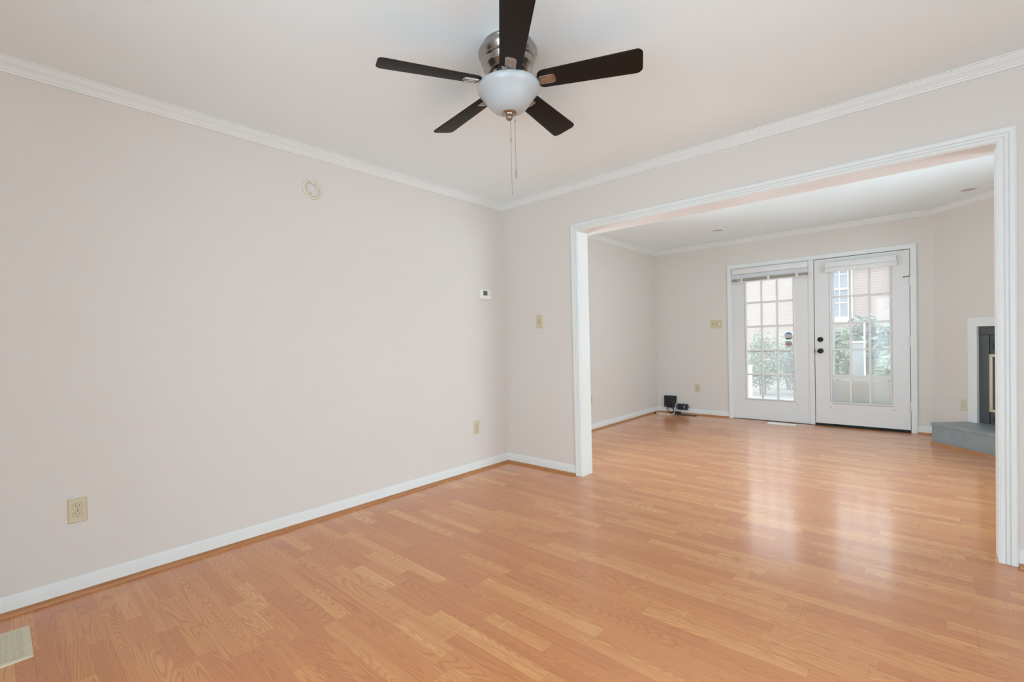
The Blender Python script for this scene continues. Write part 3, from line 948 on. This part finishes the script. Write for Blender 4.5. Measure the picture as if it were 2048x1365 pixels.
# the near one: long side along the left wall, its right end in the picture
rg = register('floor_register', 'cream louvred floor register at the bottom left by the left wall', (0.3345, -3.236 - 0.20, 0.0), radians(90), 0.40, 0.291, 19, 19, M_['register'], M_['duct'], 0.024)
MB().box((0.182, -0.02, 0.0055), (0.194, -0.014, 0.0066)).build('damper_lever', M_['register'], rg)
register('floor_register', 'white floor register in front of the left garden door', (1.552, 3.505, 0.0), 0.0, 0.315, 0.135, 4, 14, M_['register_w'], M_['sgrey'], 0.016)
register('floor_register', 'dark floor register below the black router', (0.335, 3.545, 0.0), 0.0, 0.30, 0.10, 3, 10, M_['register_d'], M_['slot'], 0.014)

# ------------------------------------------------------------------ router corner
rt = thing('router', 'square black router mounted low in the far room corner', 'router', (0.056, YD, 0.173), (radians(90), 0, 0))
MB().prism(rounded(0.092, 0.088, 0.012), 0.0, 0.034).build('case', M_['black'], rt, bevel=0.003)
MB().prism(rounded(0.055, 0.055, 0.022), 0.034, 0.0355).build('front_panel', M_['rubber'], rt, bevel=0.0005)
mb = MB()
for k in range(4):
    mb.box((-0.078 + k * 0.006, -0.078, 0.034), (-0.0745 + k * 0.006, -0.072, 0.0345))
mb.build('logo_print', M_['sgrey'], rt)
pw = thing('power_supply', 'black power supply box right of the router', 'power supply', (0.247, YD, 0.107), (radians(90), 0, radians(0)))
MB().prism(rounded(0.074, 0.043, 0.006), 0.012, 0.05).build('case', M_['black'], pw, bevel=0.003)
MB().box((-0.06, -0.03, 0.0), (0.06, 0.035, 0.0125)).build('mount', M_['rubber'], pw)
MB().box((0.024, -0.020, 0.05), (0.034, 0.020, 0.0505)).build('label', M_['sgrey'], pw)
MB().cyl((0.072, 0.002, 0.03), (0.100, 0.002, 0.03), 0.007, 0.005, n=12).build('plug', M_['rubber'], pw, smooth=True)
pts = []
random.seed(3)
for k in range(150):
    t_ = k / 150 * 2 * pi * 3
    rr = 0.046 + 0.010 * sin(k * 0.21)
    pts.append((0.075 + rr * 1.05 * cos(t_) + 0.012 * sin(k * .05), 3.612 + 0.012 * sin(t_ * 0.5), 0.056 + rr * 0.9 * sin(t_)))
pts = [(0.06, 3.645, 0.088)] + pts + [(0.16, 3.61, 0.07), (0.19, 3.63, 0.10)]
tag(MB().tube(pts, 0.0030, 6).build('cable_coil', M_['rubber'], smooth=True), 'coiled black cable hanging under the router', 'cable')
pts = []
for k in range(90):
    t_ = k / 90 * 2 * pi * 4
    rr = 0.030 + 0.014 * sin(k * 0.37)
    pts.append((0.190 + rr * 1.4 * cos(t_), 3.575 + 0.6 * rr * sin(t_), 0.010 + 0.030 * k / 90 + 0.004 * sin(k * 1.3)))
tag(MB().tube(pts, 0.0040, 6).build('cable_bundle', M_['rubber'], smooth=True), 'tangled black cable lying on the dark floor register', 'cable')
def smooth_path(P, n=8):
    P = [Vector(p) for p in P]
    Q = [P[0]] + P + [P[-1]]
    out = []
    for i in range(1, len(Q) - 2):
        a, b, c, d = Q[i - 1], Q[i], Q[i + 1], Q[i + 2]
        for k in range(n):
            t_ = k / n
            out.append(0.5 * ((2 * b) + (c - a) * t_ + (2 * a - 5 * b + 4 * c - d) * t_ ** 2 + (3 * b - a - 3 * c + d) * t_ ** 3))
    out.append(P[-1])
    return out
wc = thing('white_cable', 'white cable looping from the router onto the floor', 'cable', (0.15, 3.6, 0))
P = [(0.158, 3.65, 0.190), (0.174, 3.630, 0.192), (0.168, 3.595, 0.150), (0.160, 3.570, 0.090), (0.175, 3.50, 0.035), (0.165, 3.44, 0.010), (0.05, 3.40, 0.006), (-0.06, 3.44, 0.006), (-0.09, 3.50, 0.006), (-0.02, 3.55, 0.006), (0.08, 3.53, 0.008), (0.10, 3.47, 0.008), (0.0, 3.44, 0.010), (-0.085, 3.475, 0.010)]
P = [(p[0] - 0.15, p[1] - 3.6, p[2]) for p in P]
MB().tube(smooth_path(P), 0.0036, 8).build('cord', M_['wcable'], wc, smooth=True)
MB().cyl((-0.085 - 0.15, 3.475 - 3.6, 0.010), (-0.125 - 0.15, 3.49 - 3.6, 0.010), 0.008, 0.007, n=12).build('plug', M_['rubber'], wc, smooth=True)
MB().cyl((0.1495 - 0.15, 3.655 - 3.6, 0.190), (0.168 - 0.15, 3.648 - 3.6, 0.191), 0.006, n=10).build('connector', M_['wcable'], wc, smooth=True)

# ------------------------------------------------------------------ fireplace
fp = thing('fireplace', 'charcoal fireplace insert with brass trimmed glass door in white surround', 'fireplace', CA, (0, 0, math.atan2(EA.y, EA.x)))
mb = MB()
mb.sweep([(0, 0), (0, 0.014), (0.004, 0.017), (0.084, 0.019), (0.088, 0.016), (0.088, 0)], [(FO[0] - 0.002, 0, FO[2] + 0.0006), (FO[0] - 0.002, 0, FO[3] - 0.002), (FO[1] + 0.002, 0, FO[3] - 0.002), (FO[1] + 0.002, 0, FO[2] + 0.0006)], (0, -1, 0), 1)
mb.build('surround', M_['trim'], fp)
mb = MB().box((FO[0] + 0.002, 0.004, 0.214), (FO[0] + 0.097, 0.03, 1.085)).box((FO[1] - 0.097, 0.004, 0.214), (FO[1] - 0.002, 0.03, 1.085))
mb.box((FO[0] + 0.002, 0.002, 1.088), (FO[1] - 0.002, 0.03, 1.169))
mb.box((FO[0] + 0.1, 0.010, 0.9), (FO[1] - 0.1, 0.03, 1.085)).box((FO[0] + 0.1, 0.010, 0.214), (FO[1] - 0.1, 0.03, 0.335))
mb.box((FO[0] + 0.1, 0.05, 0.335), (FO[1] - 0.1, 0.06, 0.9))
mb.build('insert_panel', M_['firebox'], fp, bevel=0.0015)
for zz0, zz1 in ((0.945, 1.005), (0.238, 0.30)):
    mb = MB()
    xx = FO[0] + 0.128
    while xx < FO[1] - 0.12:
        mb.box((xx, 0.0085, zz0), (xx + 0.012, 0.0102, zz1))
        xx += 0.026
    mb.build('vent_slots', M_['slot'], fp)
gx0, gx1, gz0, gz1 = FO[0] + 0.103, FO[1] - 0.103, 0.338, 0.898
MB().sweep([(0, 0), (0, 0.012), (0.005, 0.015), (0.022, 0.015), (0.026, 0.009), (0.026, 0)], [(gx0, 0.010, gz0), (gx1, 0.010, gz0), (gx1, 0.010, gz1), (gx0, 0.010, gz1), (gx0, 0.010, gz0)], (0, -1, 0), 1).build('brass_trim', M_['brass'], fp)
gd = MB().box((gx0 + 0.026, 0.004, gz0 + 0.026), (gx1 - 0.026, 0.010, gz1 - 0.026)).build('glass_door', M_['fireglass'], fp)
MB().box(((gx0 + gx1) / 2 - 0.006, -0.004, gz0 + 0.026), ((gx0 + gx1) / 2 + 0.006, 0.004, gz1 - 0.026)).build('door_stile', M_['brass'], gd)

h0, h1, hd = 0.357, 1.47, 0.388
he = thing('hearth', 'dark grey raised slate hearth in front of the fireplace', 'hearth', CA, (0, 0, math.atan2(EA.y, EA.x)))
MB().box((h0 + 0.006, -hd + 0.006, 0.0), (h1, -0.001, 0.180)).build('riser', M_['slate'], he, bevel=0.002)
MB().box((h0, -hd, 0.181), (h1 + 0.006, -0.001, 0.210)).build('top_slab', M_['slate'], he, bevel=0.002)
mb = MB().sweep(SHOE, [(h0 + 0.006, -hd + 0.006, 0), (h1, -hd + 0.006, 0)], (0, 0, 1), -1)
mb.build('shoe_moulding', M_['oak'], he, smooth=True)

# ------------------------------------------------------------------ recessed ceiling lights
def can(label, x, y):
    o = thing('ceiling_light', label, 'ceiling light', (x, y, ZC2), group='recessed ceiling lights in the far room')
    MB().lathe([(0.058, 0.0), (0.078, 0.0), (0.080, -0.003), (0.074, -0.007), (0.062, -0.008), (0.056, -0.004)], 48, ring=True).build('trim_ring', M_['white'], o, smooth=True)
    MB().lathe([(0, -0.001), (0.0575, -0.001), (0.0575, -0.0035), (0, -0.0055)], 40).build('lens', M_['frost'], o, smooth=True)
can('round recessed ceiling light above the left garden door', 1.030, 2.85)
can('round recessed ceiling light near the angled fireplace wall', 3.215, 2.95)

# ------------------------------------------------------------------ outside
struct('ground', MB().box((-14, YD + 0.131, -0.4), (16, 30, -0.15)), M_['concrete'])
YH = 13.5
hs = thing('brick_house', 'pale red brick house behind the garden shrubs', 'house', (0, YH, -0.15))
WX0, WX1, WZ0, WZ1 = 0.36, 1.26, 1.72, 3.45
hw = MB()
WT = 3.75
for (a, b, c, d) in ((-9, WX0, 0, WT), (WX1, 11, 0, WT), (WX0, WX1, 0, WZ0), (WX0, WX1, WZ1, WT)):
    hw.box((a, 0, c), (b, 0.3, d))
hw.build('brick_wall', M_['brick'], hs)
MB().prism([(-0.35, WT - 0.05), (4.2, WT + 1.25), (8.6, WT - 0.05), (8.6, WT + 0.12), (4.2, WT + 1.42), (-0.35, WT + 0.12)], -9.4, 11.4, Matrix(((0, 0, 1, 0), (1, 0, 0, 0), (0, 1, 0, 0), (0, 0, 0, 1)))).build('roof', M_['shingle'], hs)
wf = MB()
for (a, b, c, d) in ((WX0 - 0.06, WX0 + 0.05, WZ0 - 0.05, WZ1 + 0.06), (WX1 - 0.05, WX1 + 0.06, WZ0 - 0.05, WZ1 + 0.06), (WX0 + 0.05, WX1 - 0.05, WZ0 - 0.1, WZ0 + 0.05), (WX0 + 0.05, WX1 - 0.05, WZ1 - 0.05, WZ1 + 0.06)):
    wf.box((a, -0.05, c), (b, 0.12, d))
zm = (WZ0 + WZ1) / 2
wf.box((WX0 + 0.05, -0.01, zm - 0.025), (WX1 - 0.05, 0.1, zm + 0.025))
wfo = wf.build('window_frame', M_['siding'], hs)
mb = MB()
for i in (1, 2, 3):
    xx = WX0 + 0.05 + (WX1 - WX0 - 0.1) * i / 4
    mb.box((xx - 0.012, 0.05, WZ0 + 0.05), (xx + 0.012, 0.07, WZ1 - 0.05))
for zz in (WZ0 + 0.46, zm + 0.42):
    mb.box((WX0 + 0.05, 0.05, zz - 0.012), (WX1 - 0.05, 0.07, zz + 0.012))
mb.build('muntins', M_['siding'], wfo)
MB().box((WX0 + 0.05, 0.08, WZ0 + 0.05), (WX1 - 0.05, 0.1, WZ1 - 0.05)).build('window_pane', M_['pane_far'], wfo)

def shrub(label, cx_, cy_, z0, rx, ry, hz, n, leaf, m, seed, group=None, name='shrub'):
    rnd = random.Random(seed)
    o = thing(name, label, 'shrub', (cx_, cy_, z0), group=group)
    mb = MB()
    for k in range(n):
        # points in a lumpy ellipsoid shell
        th_, ph = rnd.uniform(0, 2 * pi), math.acos(rnd.uniform(-1, 1))
        rad = rnd.uniform(0.55, 1.0) * (0.85 + 0.2 * sin(3 * th_ + seed) * sin(2 * ph))
        p = Vector((rx * rad * sin(ph) * cos(th_), ry * rad * sin(ph) * sin(th_), hz * 0.5 + hz * 0.5 * rad * cos(ph)))
        if p.z < hz * 0.5:
            p.x = p.x * 0.6 + rx * 0.55 * cos(th_) * rnd.random()
            p.y = p.y * 0.6 + ry * 0.55 * sin(th_) * rnd.random()
        s = leaf * rnd.uniform(0.6, 1.3)
        X = Matrix.Translation(p) @ Matrix.Rotation(rnd.uniform(0, 2 * pi), 4, 'Z') @ Matrix.Rotation(rnd.uniform(-0.9, 0.9), 4, 'X') @ Matrix.Rotation(rnd.uniform(-0.9, 0.9), 4, 'Y')
        q = [(-s, 0, 0), (-0.35 * s, 0.38 * s, 0.10 * s), (0.4 * s, 0.32 * s, 0.08 * s), (s, 0, -0.1 * s), (0.4 * s, -0.32 * s, 0.08 * s), (-0.35 * s, -0.38 * s, 0.10 * s), (0, 0, 0)]
        mb.add([X @ Vector(v) for v in q], [(0, 6, 1), (1, 6, 2), (2, 6, 3), (3, 6, 4), (4, 6, 5), (5, 6, 0)])
    mb.build('foliage', m, o)
    mb = MB()
    for k in range(7):
        a = rnd.uniform(0, 2 * pi)
        mb.tube([(0.05 * cos(a), 0.05 * sin(a), 0), (0.3 * rx * cos(a), 0.3 * ry * sin(a), hz * 0.4), (0.7 * rx * cos(a), 0.7 * ry * sin(a), hz * 0.75)], 0.012, 6)
    mb.build('stems', M_['bark'], o)
    return o
G = 'garden shrubs'
shrub('leafy green shrub behind the white post, leftmost through the left door', 0.27, 8.1, -0.15, 0.36, 0.35, 1.47, 1900, 0.045, M_['leaf'], 1, G)
shrub('rounded green shrub in the middle of the left door\'s view', 0.52, 9.4, -0.15, 0.42, 0.3, 1.42, 1900, 0.045, M_['leaf2'], 2, G)
shrub('green shrub at the right edge of the left door\'s view', 0.92, 8.45, -0.15, 0.38, 0.35, 1.38, 1900, 0.045, M_['leaf3'], 3, G)
shrub('green shrub in the left panes of the right door', 1.66, 8.0, -0.15, 0.32, 0.4, 1.52, 1500, 0.055, M_['leaf'], 4, G)
shrub('tall bushy shrub beyond the grey cabinet in the right door\'s view', 1.86, 10.6, -0.15, 0.50, 0.4, 1.80, 1300, 0.075, M_['leaf3'], 5, G)
shrub('loose broad-leaved shrub at the right edge of the right door\'s view', 2.47, 9.6, -0.15, 0.36, 0.4, 1.85, 350, 0.10, M_['leaf3'], 6, G)
shrub('big pale-leaved plant low in the right panes of the right door', 2.44, 6.6, -0.15, 0.22, 0.3, 1.02, 190, 0.10, M_['leaf2'], 8, name='garden_plant')

ac = thing('utility_cabinet', 'grey-blue outdoor cabinet with white lid among the shrubs', 'cabinet', (2.03, 6.9, -0.15))
MB().box((-0.10, -0.12, 0.0), (0.085, 0.12, 1.12)).build('body', M_['acmetal'], ac, bevel=0.004)
MB().box((-0.115, -0.14, 1.121), (0.10, 0.14, 1.145)).build('lid', M_['siding'], ac, bevel=0.004)
tag(MB().cyl((2.19, 6.0, -0.15), (2.19, 6.0, 1.29), 0.011, n=10).build('garden_stake', M_['siding'], smooth=True), 'thin white garden stake right of the grey-blue cabinet', 'stake')
pt = thing('garden_post', 'short white post at the lower left of the left door\'s view', 'post', (0.43, 6.4, -0.15))
MB().box((-0.055, -0.05, 0), (0.045, 0.05, 0.70)).build('shaft', M_['siding'], pt, bevel=0.003)
MB().box((-0.065, -0.06, 0.701), (0.055, 0.06, 0.73)).build('cap', M_['siding'], pt, bevel=0.003)
